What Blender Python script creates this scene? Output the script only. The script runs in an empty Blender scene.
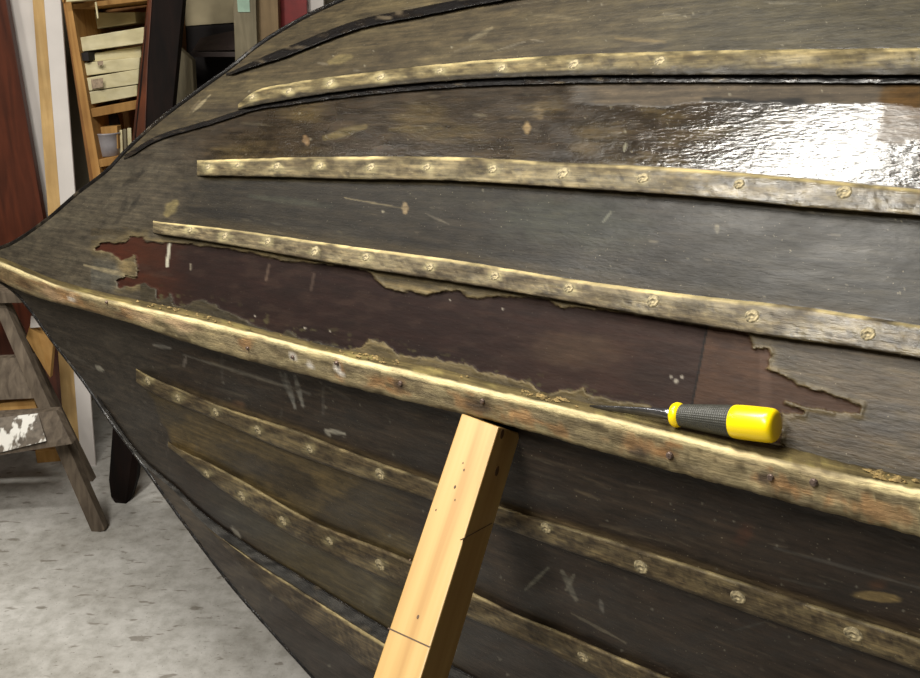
import bpy, math, random
import numpy as np
from mathutils import Vector, Matrix
rng = np.random.default_rng(7); random.seed(7)
COL = bpy.context.scene.collection
F = 884.0; CX, CY = 460.0, 339.0
PIT = math.radians(20); CAM = np.array([0, 0, 1.4])
RIGHT = np.array([1., 0, 0]); FWD = np.array([0, math.cos(PIT), -math.sin(PIT)]); UP = np.array([0, math.sin(PIT), math.cos(PIT)])

# ------------------------------------------------------------------ numeric helpers
def ray(px, py):
    px = np.asarray(px, float); py = np.asarray(py, float)
    return FWD + ((px-CX)/F)[..., None]*RIGHT - ((py-CY)/F)[..., None]*UP
def atZ(px, py, Z): return CAM + ray(px, py)*Z
def aty(px, py, y):
    d = ray(px, py); return CAM + d*((y/d[..., 1])[..., None])
def atz(px, py, z):
    d = ray(px, py); return CAM + d*(((z-CAM[2])/d[..., 2])[..., None])
def sstep(a, b, x):
    t = np.clip((x-a)/(b-a), 0, 1); return t*t*(3-2*t)
LAT = rng.random((256, 256))
def vnoise(x, y):
    xi = np.floor(x).astype(int); yi = np.floor(y).astype(int); fx = x-xi; fy = y-yi
    fx = fx*fx*(3-2*fx); fy = fy*fy*(3-2*fy); g = lambda a, b: LAT[a % 256, b % 256]
    return (g(xi, yi)*(1-fx)+g(xi+1, yi)*fx)*(1-fy)+(g(xi, yi+1)*(1-fx)+g(xi+1, yi+1)*fx)*fy
def fbm(x, y, o=4):
    s = 0; a = .5; t = 0
    for k in range(o):
        s = s + a*vnoise(x+17.3*k, y+9.1*k); t += a; x = x*2.03; y = y*2.03; a *= .5
    return s/t - .5
def lin(c):
    c = np.array(c, float)/255.0
    return np.where(c <= .04045, c/12.92, ((c+.055)/1.055)**2.4)
def curve(pts):
    xs = np.array([p[0] for p in pts], float); ys = np.array([p[1] for p in pts], float)
    sl = np.diff(ys)/np.diff(xs)                    # monotone-ish cubic
    m = np.concatenate([[sl[0]], (sl[1:]+sl[:-1])/2, [sl[-1]]])
    def f(x):
        x = np.asarray(x, float); i = np.clip(np.searchsorted(xs, x)-1, 0, len(xs)-2)
        h = xs[i+1]-xs[i]; t = (x-xs[i])/h; tc = np.clip(t, 0, 1)
        v = (2*tc**3-3*tc**2+1)*ys[i]+(tc**3-2*tc**2+tc)*h*m[i]+(-2*tc**3+3*tc**2)*ys[i+1]+(tc**3-tc**2)*h*m[i+1]
        return v + np.where(t > 1, (t-1)*h*m[-1], 0)+np.where(t < 0, t*h*m[0], 0)
    return f
def seg_dist(px, py, a, b):
    ax, ay = a; bx, by = b; dx, dy = bx-ax, by-ay
    t = np.clip(((px-ax)*dx+(py-ay)*dy)/(dx*dx+dy*dy+1e-9), 0, 1)
    return np.hypot(px-ax-t*dx, py-ay-t*dy), t
def poly_sdf(px, py, P):                            # positive inside
    d = np.full(px.shape, 1e9); ins = np.zeros(px.shape, bool)
    for k in range(len(P)):
        a = P[k]; b = P[(k+1) % len(P)]
        d = np.minimum(d, seg_dist(px, py, a, b)[0])
        if a[1] != b[1]:
            c = ((a[1] > py) != (b[1] > py)) & (px < (b[0]-a[0])*(py-a[1])/(b[1]-a[1])+a[0]); ins ^= c
    return np.where(ins, d, -d)

# ------------------------------------------------------------------ the hull surface
K0 = atZ(0., 262., 1/.53); K1 = atZ(920., 479., 1/(.53+.00098*920))
e = K1-K0; SLOPE = e[2]/np.hypot(e[0], e[1]); E = np.array([e[0], e[1], 0]); E /= np.linalg.norm(E)
M = np.array([-E[1], E[0], 0])
if M[1] < 0: M = -M
MK = K0 @ M; SK0 = K0 @ E
def g_up(h): return .55*h+.75*h*h*np.sign(h)
def dg_up(h): return .55+1.5*np.abs(h)
def g_lo(h): q = np.clip(-h, 0, .95); return .03*q+.16*q*q
def dg_lo(h): q = np.maximum(-h, 0); return np.where(q < .95, -(.03+.32*q), 0.)
def hull(px, py, side, off=0.0):
    """point and outward normal of the hull surface; side 'u' above the keel, 'l' below"""
    g, dg = (g_up, dg_up) if side == 'u' else (g_lo, dg_lo)
    px, py, off = np.broadcast_arrays(np.asarray(px, float), np.asarray(py, float), np.asarray(off, float))
    d = ray(px, py); lo = np.full(px.shape, .15); hi = np.full(px.shape, 6.)
    dm = d @ M; dE = d @ E; dz = d[..., 2]; cm = CAM @ M; cE = CAM @ E
    for _ in range(38):
        t = (lo+hi)/2; z = CAM[2]+t*dz; s = cE+t*dE; h = z-(K0[2]+(s-SK0)*SLOPE)
        f = cm+t*dm-MK-g(h)+off*np.sqrt(1+dg(h)**2)
        lo = np.where(f < 0, t, lo); hi = np.where(f < 0, hi, t)
    P = CAM+d*t[..., None]; G = dg(h)
    n = -M+G[..., None]*(np.array([0, 0, 1.])-SLOPE*E); n /= np.linalg.norm(n, axis=-1)[..., None]
    return P, n, s, h

Kback = curve([(-30, 247), (0, 257), (58, 280), (125, 297), (188, 310), (250, 326), (320, 344), (394, 359), (437, 368), (496, 383), (560, 397), (666, 420), (786, 447), (847, 463), (920, 479), (1400, 592)])
Kridge = curve([(-30, 251), (0, 262), (58, 286), (125, 304), (188, 318), (250, 333), (320, 351), (418, 374), (496, 392), (560, 407), (666, 433), (799, 466), (920, 491), (1400, 605)])
Kbot = curve([(-30, 268), (0, 281), (25, 293), (95, 313), (140, 326), (176, 339), (240, 358), (320, 379), (398, 399), (488, 420), (560, 440), (674, 472), (740, 489), (815, 509), (920, 537), (1400, 665)])
Etop = curve([(-30, 262), (0, 249), (15, 243), (50, 219), (78, 195), (110, 170), (125, 154), (155, 126), (205, 88), (230, 70), (260, 46), (305, 19), (350, -2), (420, -34), (520, -70), (700, -118), (920, -150), (1400, -165)])
Olow = curve([(-30, 268), (0, 281), (20, 296), (53, 340), (83, 379), (113, 423), (140, 459), (176, 510), (232, 584), (280, 639), (316, 679), (380, 752), (500, 870), (700, 1040), (1000, 1240), (1400, 1400)])

_Et, _Ol = Etop, Olow
def _solve(x, lo, hi, ok, side):
    for _ in range(30):
        m = (lo+hi)/2; P, n, s, h = hull(x, m, side); g = ok(P, h); lo = np.where(g, m, lo); hi = np.where(g, hi, m)
    return lo
_gx = np.concatenate([np.arange(-30, 940, 10.), np.linspace(950, 1400, 24)])
_gl = _solve(_gx, Kbot(_gx), np.full(_gx.shape, 2600.), lambda P, h: P[..., 2] > .035, 'l')
_gu = _solve(_gx, Kback(_gx), np.full(_gx.shape, -900.), lambda P, h: h < .56, 'u')
def Olow(x): return np.minimum(_Ol(x), np.interp(x, _gx, _gl))
def Etop(x): return np.maximum(_Et(x), np.interp(x, _gx, _gu))

# ------------------------------------------------------------------ mesh helpers
def new_obj(name, me, mat=None, parent=None):
    o = bpy.data.objects.new(name, me); COL.objects.link(o)
    if mat is not None and me is not None and not me.materials: me.materials.append(mat)
    if parent is not None: o.parent = parent; o.matrix_parent_inverse = parent.matrix_world.inverted()
    return o
def np_mesh(name, V, Fc, smooth=True, col=None, rough=None, uv=None):
    me = bpy.data.meshes.new(name); V = np.asarray(V, np.float32); Fc = np.asarray(Fc, np.int32)
    me.vertices.add(len(V)); me.vertices.foreach_set('co', V.ravel())
    k = Fc.shape[1]; me.loops.add(Fc.size); me.loops.foreach_set('vertex_index', Fc.ravel())
    me.polygons.add(len(Fc)); me.polygons.foreach_set('loop_start', np.arange(0, Fc.size, k, dtype=np.int32))
    me.update(calc_edges=True); me.validate()
    me.polygons.foreach_set('use_smooth', np.full(len(me.polygons), smooth))
    if col is not None:
        a = me.color_attributes.new('Col', 'FLOAT_COLOR', 'POINT')
        a.data.foreach_set('color', np.concatenate([col, np.ones((len(col), 1))], 1).astype(np.float32).ravel())
    if rough is not None:
        a = me.attributes.new('Gloss', 'FLOAT', 'POINT'); a.data.foreach_set('value', rough.astype(np.float32))
    if uv is not None:
        a = me.attributes.new('Grain', 'FLOAT_VECTOR', 'POINT')
        a.data.foreach_set('vector', np.concatenate([uv, np.zeros((len(uv), 1))], 1).astype(np.float32).ravel())
    me.update(); return me
def grid_faces(nu, nv, closed=False):
    i = np.arange(nu-1)[:, None]; j = np.arange(nv if closed else nv-1)[None, :]; j2 = (j+1) % nv
    a = i*nv+j; b = (i+1)*nv+j; c = (i+1)*nv+j2; d = i*nv+j2
    return np.stack([a, b, c, d], -1).reshape(-1, 4)
def compact(V, Fc, arrs):
    u, inv = np.unique(Fc, return_inverse=True)
    return V[u], inv.reshape(Fc.shape), [a[u] for a in arrs]
def poly(name, verts, faces, mat, parent=None, bevel=0.0, smooth=False):
    me = bpy.data.meshes.new(name); me.from_pydata([tuple(map(float, v)) for v in verts], [], faces); me.update()
    import bmesh
    bm = bmesh.new(); bm.from_mesh(me); bmesh.ops.recalc_face_normals(bm, faces=bm.faces)
    if bevel: bmesh.ops.bevel(bm, geom=list(bm.edges), offset=bevel, segments=2, affect='EDGES', profile=.6)
    bm.to_mesh(me); bm.free()
    if smooth:
        for p in me.polygons: p.use_smooth = True
    return new_obj(name, me, mat, parent)
def tag(o, label=None, cat=None, group=None, kind=None):
    for k, v in (('label', label), ('category', cat), ('group', group), ('kind', kind)):
        if v: o[k] = v
    return o
def empty(name, loc):
    o = bpy.data.objects.new(name, None); COL.objects.link(o); o.location = tuple(map(float, loc)); o.empty_display_size = .05
    bpy.context.view_layer.update(); return o
def hexa(name, quad, back, mat, parent=None, bevel=.0015):
    """box from four front corners and a vector to the back"""
    q = [np.asarray(p, float) for p in quad]; b = np.asarray(back, float)
    return poly(name, q+[p+b for p in q], [(0, 1, 2, 3), (7, 6, 5, 4), (0, 4, 5, 1), (1, 5, 6, 2), (2, 6, 7, 3), (3, 7, 4, 0)], mat, parent, bevel)
def box(name, c, s, mat, parent=None, rz=0, bevel=.001):
    c = np.array(c, float); s = np.array(s, float)/2; R = np.array([[math.cos(rz), -math.sin(rz), 0], [math.sin(rz), math.cos(rz), 0], [0, 0, 1]])
    q = [c+R @ (s*np.array(k)) for k in ((-1, -1, -1), (1, -1, -1), (1, -1, 1), (-1, -1, 1))]
    return hexa(name, q, R @ np.array([0, 2*s[1], 0]), mat, parent, bevel)

# ------------------------------------------------------------------ materials
def nodes(name):
    m = bpy.data.materials.new(name); m.use_nodes = True; nt = m.node_tree; b = nt.nodes['Principled BSDF']
    return m, nt, b
def N(nt, t, **kw):
    n = nt.nodes.new(t)
    for k, v in kw.items():
        if k in n.inputs.keys() if hasattr(n.inputs, 'keys') else False: n.inputs[k].default_value = v
        else: setattr(n, k, v)
    return n
def ramp(nt, src, stops):
    r = nt.nodes.new('ShaderNodeValToRGB'); el = r.color_ramp.elements
    while len(el) < len(stops): el.new(.5)
    for k, (p, c) in enumerate(stops): el[k].position = p; el[k].color = (*c, 1)
    nt.links.new(src, r.inputs[0]); return r.outputs[0]
def mixc(nt, f, a, b, mode='MIX'):
    m = nt.nodes.new('ShaderNodeMix'); m.data_type = 'RGBA'; m.blend_type = mode
    for s, v in ((m.inputs[0], f), (m.inputs[6], a), (m.inputs[7], b)):
        if hasattr(v, 'links') or hasattr(v, 'is_linked'): nt.links.new(v, s)
        else: s.default_value = v if not isinstance(v, tuple) else (*v, 1)
    return m.outputs[2]
def painted_wood(name, gs=1.0, amp=.35, bump=.25, speck=.25, r0=.75, r1=.22, spec=.5, wet=.0012):
    """weathered wood: colour from the surface's own Col attribute, broken up by grain; Gloss says where varnish is left"""
    m, nt, b = nodes(name); L = nt.links.new
    at = N(nt, 'ShaderNodeAttribute', attribute_name='Col'); ag = N(nt, 'ShaderNodeAttribute', attribute_name='Gloss'); au = N(nt, 'ShaderNodeAttribute', attribute_name='Grain')
    mp = nt.nodes.new('ShaderNodeMapping'); mp.inputs['Scale'].default_value = (9*gs, 150*gs, 1); L(au.outputs['Vector'], mp.inputs[0])
    g = N(nt, 'ShaderNodeTexNoise'); g.inputs['Scale'].default_value = 1; g.inputs['Detail'].default_value = 7; g.inputs['Roughness'].default_value = .65; L(mp.outputs[0], g.inputs[0])
    mp2 = nt.nodes.new('ShaderNodeMapping'); mp2.inputs['Scale'].default_value = (28, 60, 1); L(au.outputs['Vector'], mp2.inputs[0])
    g2 = N(nt, 'ShaderNodeTexNoise'); g2.inputs['Scale'].default_value = 1; g2.inputs['Detail'].default_value = 8; g2.inputs['Roughness'].default_value = .7; L(mp2.outputs[0], g2.inputs[0])
    gr = ramp(nt, g.outputs[0], [(.3, (1-amp,)*3), (.52, (1.,)*3), (.75, (1+amp*1.6, 1+amp*1.5, 1+amp*1.3))])
    gb = ramp(nt, g2.outputs[0], [(.32, (1-amp,)*3), (.5, (1.,)*3), (.72, (1+amp, 1+amp*.95, 1+amp*.8))])
    c = mixc(nt, 1., at.outputs['Color'], gr, 'MULTIPLY'); c = mixc(nt, 1., c, gb, 'MULTIPLY')
    g3 = N(nt, 'ShaderNodeTexNoise'); g3.inputs['Scale'].default_value = 330; g3.inputs['Detail'].default_value = 1; L(au.outputs['Vector'], g3.inputs[0])
    sp = ramp(nt, g3.outputs[0], [(.72, (0,)*3), (.80, (speck,)*3)])
    c = mixc(nt, sp, c, tuple(lin((190, 180, 155))))
    L(c, b.inputs['Base Color'])
    mr = nt.nodes.new('ShaderNodeMapRange'); mr.inputs[3].default_value = r0; mr.inputs[4].default_value = r1; L(ag.outputs['Fac'], mr.inputs[0])
    L(mr.outputs[0], b.inputs['Roughness']); ms = nt.nodes.new('ShaderNodeMapRange'); ms.inputs[3].default_value = spec*.3; ms.inputs[4].default_value = spec; L(ag.outputs['Fac'], ms.inputs[0]); L(ms.outputs[0], b.inputs['Specular IOR Level'])
    # brush ripples in the varnish and grain relief
    mp3 = nt.nodes.new('ShaderNodeMapping'); mp3.inputs['Scale'].default_value = (110, 330, 1); L(au.outputs['Vector'], mp3.inputs[0])
    g4 = N(nt, 'ShaderNodeTexNoise'); g4.inputs['Scale'].default_value = 1; g4.inputs['Detail'].default_value = 4; L(mp3.outputs[0], g4.inputs[0])
    b1 = N(nt, 'ShaderNodeBump'); b1.inputs['Strength'].default_value = bump; b1.inputs['Distance'].default_value = .0015; L(g.outputs[0], b1.inputs['Height'])
    b2 = N(nt, 'ShaderNodeBump'); b2.inputs['Strength'].default_value = 1; b2.inputs['Distance'].default_value = wet; L(g4.outputs[0], b2.inputs['Height']); L(b1.outputs[0], b2.inputs['Normal'])
    L(b2.outputs[0], b.inputs['Normal']); return m
def wood(name, c0, c1, scale=1.0, axis=2, rough=.7, gloss=.3, knots=0.0):
    m, nt, b = nodes(name); L = nt.links.new
    tc = N(nt, 'ShaderNodeTexCoord'); mp = nt.nodes.new('ShaderNodeMapping'); s = [60*scale]*3; s[axis] = 5*scale; mp.inputs['Scale'].default_value = s; L(tc.outputs['Object'], mp.inputs[0])
    g = N(nt, 'ShaderNodeTexNoise'); g.inputs['Scale'].default_value = 1; g.inputs['Detail'].default_value = 6; g.inputs['Distortion'].default_value = .6; L(mp.outputs[0], g.inputs[0])
    g2 = N(nt, 'ShaderNodeTexNoise'); g2.inputs['Scale'].default_value = 9; g2.inputs['Detail'].default_value = 5; L(tc.outputs['Object'], g2.inputs[0])
    c = ramp(nt, g.outputs[0], [(.3, tuple(lin(c0))), (.7, tuple(lin(c1)))])
    d = ramp(nt, g2.outputs[0], [(.3, (.72,)*3), (.6, (1.,)*3)]); c = mixc(nt, 1., c, d, 'MULTIPLY')
    L(c, b.inputs['Base Color']); b.inputs['Roughness'].default_value = rough; b.inputs['Specular IOR Level'].default_value = gloss
    bp = N(nt, 'ShaderNodeBump'); bp.inputs['Strength'].default_value = .25; bp.inputs['Distance'].default_value = .001; L(g.outputs[0], bp.inputs['Height']); L(bp.outputs[0], b.inputs['Normal'])
    return m
def plain(name, c, rough=.6, metal=0, spec=.5, var=.12, vs=30, bumpd=.0):
    m, nt, b = nodes(name); L = nt.links.new
    tc = N(nt, 'ShaderNodeTexCoord'); g = N(nt, 'ShaderNodeTexNoise'); g.inputs['Scale'].default_value = vs; g.inputs['Detail'].default_value = 5; L(tc.outputs['Object'], g.inputs[0])
    l = lin(c); cc = ramp(nt, g.outputs[0], [(.3, tuple(l*(1-var*1.5))), (.7, tuple(l*(1+var)))]); L(cc, b.inputs['Base Color'])
    b.inputs['Roughness'].default_value = rough; b.inputs['Metallic'].default_value = metal; b.inputs['Specular IOR Level'].default_value = spec
    if bumpd:
        bp = N(nt, 'ShaderNodeBump'); bp.inputs['Distance'].default_value = bumpd; L(g.outputs[0], bp.inputs['Height']); L(bp.outputs[0], b.inputs['Normal'])
    return m
HULL = painted_wood('weathered_varnish', amp=.46, bump=.2, r0=.85, r1=.14, spec=.5, wet=.0006)
BARE = painted_wood('bare_red_ply', gs=.7, amp=.22, bump=.15, r0=.8, r1=.4, spec=.3, speck=.05, wet=.0003)
STRIP = painted_wood('batten_wood', gs=1.1, amp=.5, bump=.5, r0=.85, r1=.3, spec=.4, speck=.3, wet=.0008)
KEELM = painted_wood('keel_wood', gs=.9, amp=.38, bump=.7, r0=.85, r1=.4, spec=.3, speck=.2, wet=.001)
TAR = painted_wood('black_bead', amp=.3, bump=.3, r0=.5, r1=.18, speck=.1, wet=.0012)
INNER = wood('inner_skin', (95, 78, 55), (130, 110, 80))

# ------------------------------------------------------------------ what is where on the planking (its own stains, scratches and peeled veneer)
PEEL = [(95,248),(101,243),(115,243),(125,243),(130,236.5),(144,237),(147,243),(170,243),(191,244),(236,250),(285,261),(325,264),(355,267),(370,273),(377,281),(385,288),(403,293),(411,290),(428,295),(443,291),(460,291),(467,298),(490,297),(510,297),(548,299),(555,307),(590,309),(620,312),(640,314),(673,320),(700,325),(730,329),(748,331),(751,336),(753,349),(768,349),(771,356),(766,369),(779,373),(798,385),(834,396),(862,406),(860,414),(840,412),(805,406),(785,400),(783,404),(805,411),(803,415),(782,413),(781,446),(740,438),(700,430),(653,418),(652,406),(626,402),(610,399),(586,393),(585,386),(572,391),(560,389),(545,397),(530,382),(520,381),(500,375),(480,371),(465,363),(443,361),(437,357),(426,357),(398,356),(392,349),(384,342),(369,340),(361,347),(349,349),(335,347),(320,343),(300,338),(288,330),(280,334),(262,328),(245,320),(236,314),(219,307),(202,298),(190,303),(184,307),(174,305),(170,290),(167,297),(158,302),(156,290),(146,284),(125,287),(118,288),(117,281),(127,276),(137,277),(139,270),(134,253),(130,258),(122,262),(117,257),(113,253),(106,252),(96,250)]
cA0 = curve([(140,219),(155,221),(230,229),(343,245),(460,260.5),(560,277),(690,294.5),(815,308),(920,325),(1400,400)])
cA1 = curve([(140,231),(153,233),(230,245),(343,265),(460,283),(560,300),(690,323),(790,339),(837,345),(920,358),(1400,440)])
cB0 = curve([(190,160),(200,160),(300,157),(460,157),(560,162),(671,167),(815,179),(920,189),(1400,226)])
cB1 = curve([(190,177),(200,176),(230,176),(355,179),(460,181),(585,189),(690,196),(815,208),(920,216),(1400,262)])
cC0 = curve([(236,106),(244,99),(255,91),(290,83),(360,73),(460,62),(560,55),(673,51),(790,49),(920,47.5),(1400,44)])
cC1 = curve([(236,110),(244,108),(280,101),(360,89),(460,80),(560,76),(690,75),(920,75),(1400,76)])
cS = curve([(122,158),(130,153),(155,138),(200,124),(235,113),(248,108.5),(300,99),(360,91),(460,82.5),(560,79),(690,78),(920,79),(1400,80)])
cD = curve([(226,74),(230,73),(255,61),(290,46.5),(360,20),(420,8),(480,-4),(600,-24),(920,-60),(1400,-75)])
cF0 = curve([(133,366),(137,369),(180,389),(230,409),(293,429),(360,455),(430,480),(503,507),(590,533),(685,563),(803,601),(920,638),(1400,790)])
cF1 = curve([(133,380),(147,390),(205,415),(280,448),(360,477),(430,500),(495,525),(560,548),(648,578),(690,593),(815,636),(920,671),(1400,830)])
cG0 = curve([(164,438),(173,445),(210,463),(240,479),(316,522),(408,559),(471,591),(524,617),(560,631),(635,663),(920,775),(1400,940)])
cG1 = curve([(164,444),(178,455),(210,481),(240,503),(298,539),(348,563),(398,586),(462,615),(560,658),(598,678),(920,810),(1400,980)])
cH0 = curve([(95,392),(140,455),(176,487),(200,510),(246,543),(298,574),(382,625),(480,680),(700,790),(1400,1120)])
cH1 = curve([(95,396),(140,460),(176,493),(200,520),(246,556),(298,589),(382,642),(480,700),(700,815),(1400,1150)])
cI1 = curve([(185,506),(209,530),(246,570),(285,605),(337,645),(374,675),(480,745),(700,860),(1400,1200)])

def put(col, m, c): 
    m = np.clip(m, 0, 1)[..., None]; return col*(1-m)+lin(c)*m
def blob(px, py, x, y, rx, ry, ang=0, soft=.5, nz=0.5, seed=0):
    a = math.radians(ang); dx = px-x; dy = py-y
    u = (dx*math.cos(a)+dy*math.sin(a))/rx; v = (-dx*math.sin(a)+dy*math.cos(a))/ry
    d = np.hypot(u, v)+nz*fbm(px/14+seed, py/9+seed*3, 4)*2
    return 1-sstep(1-soft, 1+soft, d)
SCR_U = [((345,198),(402,208),.7,1,(140,128,100)),((84,265),(134,277),1.6,.8,(180,165,130)),((169.5,244),(167,266),1.3,.95,(215,210,190)),((191,264),(191,270),.8,.6,(170,160,140)),((269,265),(266,280),1.4,.5,(120,100,85)),((314,274),(311,290),1.4,.4,(110,92,80)),
 ((250,196),(330,206),2.5,.3,(90,95,80)),((190,210),(252,218),3.5,.8,(26,22,18)),((530,14),(580,19),1.6,.5,(130,118,92)),((640,20),(690,17),1.8,.5,(140,128,100)),((470,40),(492,28),1.6,.7,(150,138,110)),((615,38),(665,42),1.6,.6,(150,130,90)),((770,3),(820,4),1.,.5,(140,135,120)),((770,42),(800,43),1.2,.5,(130,120,100)),
 ((325,138),(365,127),3.,.7,(135,120,80)),((330,62),(350,57),3,.6,(150,135,90)),((193,112),(210,95),1.0,.75,(190,175,140)),((190,113),(200,100),1.0,.4,(150,135,110)),((167,214),(175,203),4,.9,(150,135,90)),((124,185),(143,172),2.5,.8,(30,26,22)),((117,222),(127,198),2,.6,(35,30,26)),((130,211),(140,195),1.6,.6,(35,30,26)),((624,151),(626,144),1.4,.9,(180,175,150)),((603,222),(611,212),1.,.7,(150,150,130)),((390,130),(440,128),2.5,.5,(110,96,62)),((70,300),(68,312),1.2,.4,(140,130,110)),((405,204),(405,212),2.4,.9,(190,165,125)),((527,124),(527,132),3.2,.9,(175,150,110)),((537,110),(540,116),4,.7,(130,112,82)),((717,226),(717,232),2,.8,(150,142,120)),((305,137),(307,143),3,.9,(170,140,105))]
SCR_L = [((184,355),(310,394),1.1,.8,(120,115,105)),((285,374),(295,408),1.4,.85,(160,158,150)),((295,376),(303,406),1.4,.8,(160,158,150)),((280,372),(292,400),1.1,.6,(140,138,130)),((154,345),(170,348),1.5,.8,(170,165,155)),((186,357),(184,366),1.2,.7,(150,140,130)),((326,430),(345,434),1.3,.9,(190,185,170)),((325,430),(330,436),1.2,.8,(190,185,170)),((222,355),(222,378),1.3,.4,(110,105,98)),((320,382),(350,400),1,.5,(120,110,100)),((323,388),(323,415),1.2,.5,(110,105,98)),
 ((96,366),(102,370),1.6,.9,(180,175,160)),((55,345),(95,369),1.2,.5,(115,108,98)),((562,571),(576,600),2.0,.8,(120,116,104)),((574,575),(566,590),1.5,.7,(130,126,112)),((525,590),(548,568),1.5,.8,(150,148,132)),((571,613),(626,643),.9,.9,(120,112,95)),((575,490),(600,500),1.2,.5,(110,98,78)),((570,470),(610,490),1,.5,(95,82,66)),((600,525),(660,541),1,.6,(110,98,80)),((775,548),(920,588),1.3,.55,(100,96,90)),((780,578),(830,590),1,.5,(100,94,84)),((735,630),(765,622),1,.5,(95,92,84)),((520,470),(560,480),1.2,.45,(90,82,70)),((270,600),(275,590),1.4,.6,(150,140,120)),((232,528),(240,537),1.6,.7,(190,185,170)),((375,590),(377,605),3.5,.6,(140,130,100)),((600,600),(603,612),1.5,.7,(130,126,118)),((520,455),(575,468),1.1,.45,(95,85,70)),((440,505),(444,520),2.,.4,(110,100,80))]
def random_scratches(n, x0, x1, f0, f1, dirn, L0, L1, seed, cols):
    r = random.Random(seed); out = []
    for _ in range(n):
        x = r.uniform(x0, x1); a, b = float(f0(x)), float(f1(x)); y = a+(b-a)*r.random()
        an = math.radians(dirn+r.gauss(0, 9)); L = r.uniform(L0, L1)
        out.append(((x, y), (x+L*math.cos(an), y+L*math.sin(an)), r.uniform(.5, 1.1), r.uniform(.12, .42), r.choice(cols)))
    return out
pale = [(150,140,115), (120,110,90), (170,160,140), (110,98,75)]
SCR_U += random_scratches(26, 250, 900, lambda x: -5, cC0, -3, 4, 45, 3, pale)
SCR_U += random_scratches(22, 230, 900, cC1, cB0, 2, 3, 30, 4, pale)
SCR_U += random_scratches(22, 230, 900, cB1, cA0, 7, 2, 24, 5, pale)
SCR_U += random_scratches(25, 20, 190, lambda x: Etop(x)+10, Kback, 120, 5, 25, 6, [(110,102,84), (40,35,30), (125,118,100)])
SCR_L += random_scratches(70, 140, 920, Kbot, cF0, 15, 4, 45, 8, [(95,85,68), (80,72,60), (110,100,84)])
SCR_L += random_scratches(40, 200, 920, cF1, lambda x: cF1(x)+90, 20, 2, 18, 9, [(95,85,68), (110,104,90), (120,112,96)])
SCR_L += random_scratches(30, 60, 300, lambda x: Kbot(x)+20, Olow, 100, 4, 18, 10, [(95,90,82), (110,105,98), (40,36,32)])
DOTS_U = [(random.uniform(230, 915), random.uniform(-5, 340), random.uniform(.6, 1.5)) for _ in range(90)]
DOTS_L = [(random.uniform(120, 915), random.uniform(360, 678), random.uniform(.6, 1.6)) for _ in range(110)]

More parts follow.
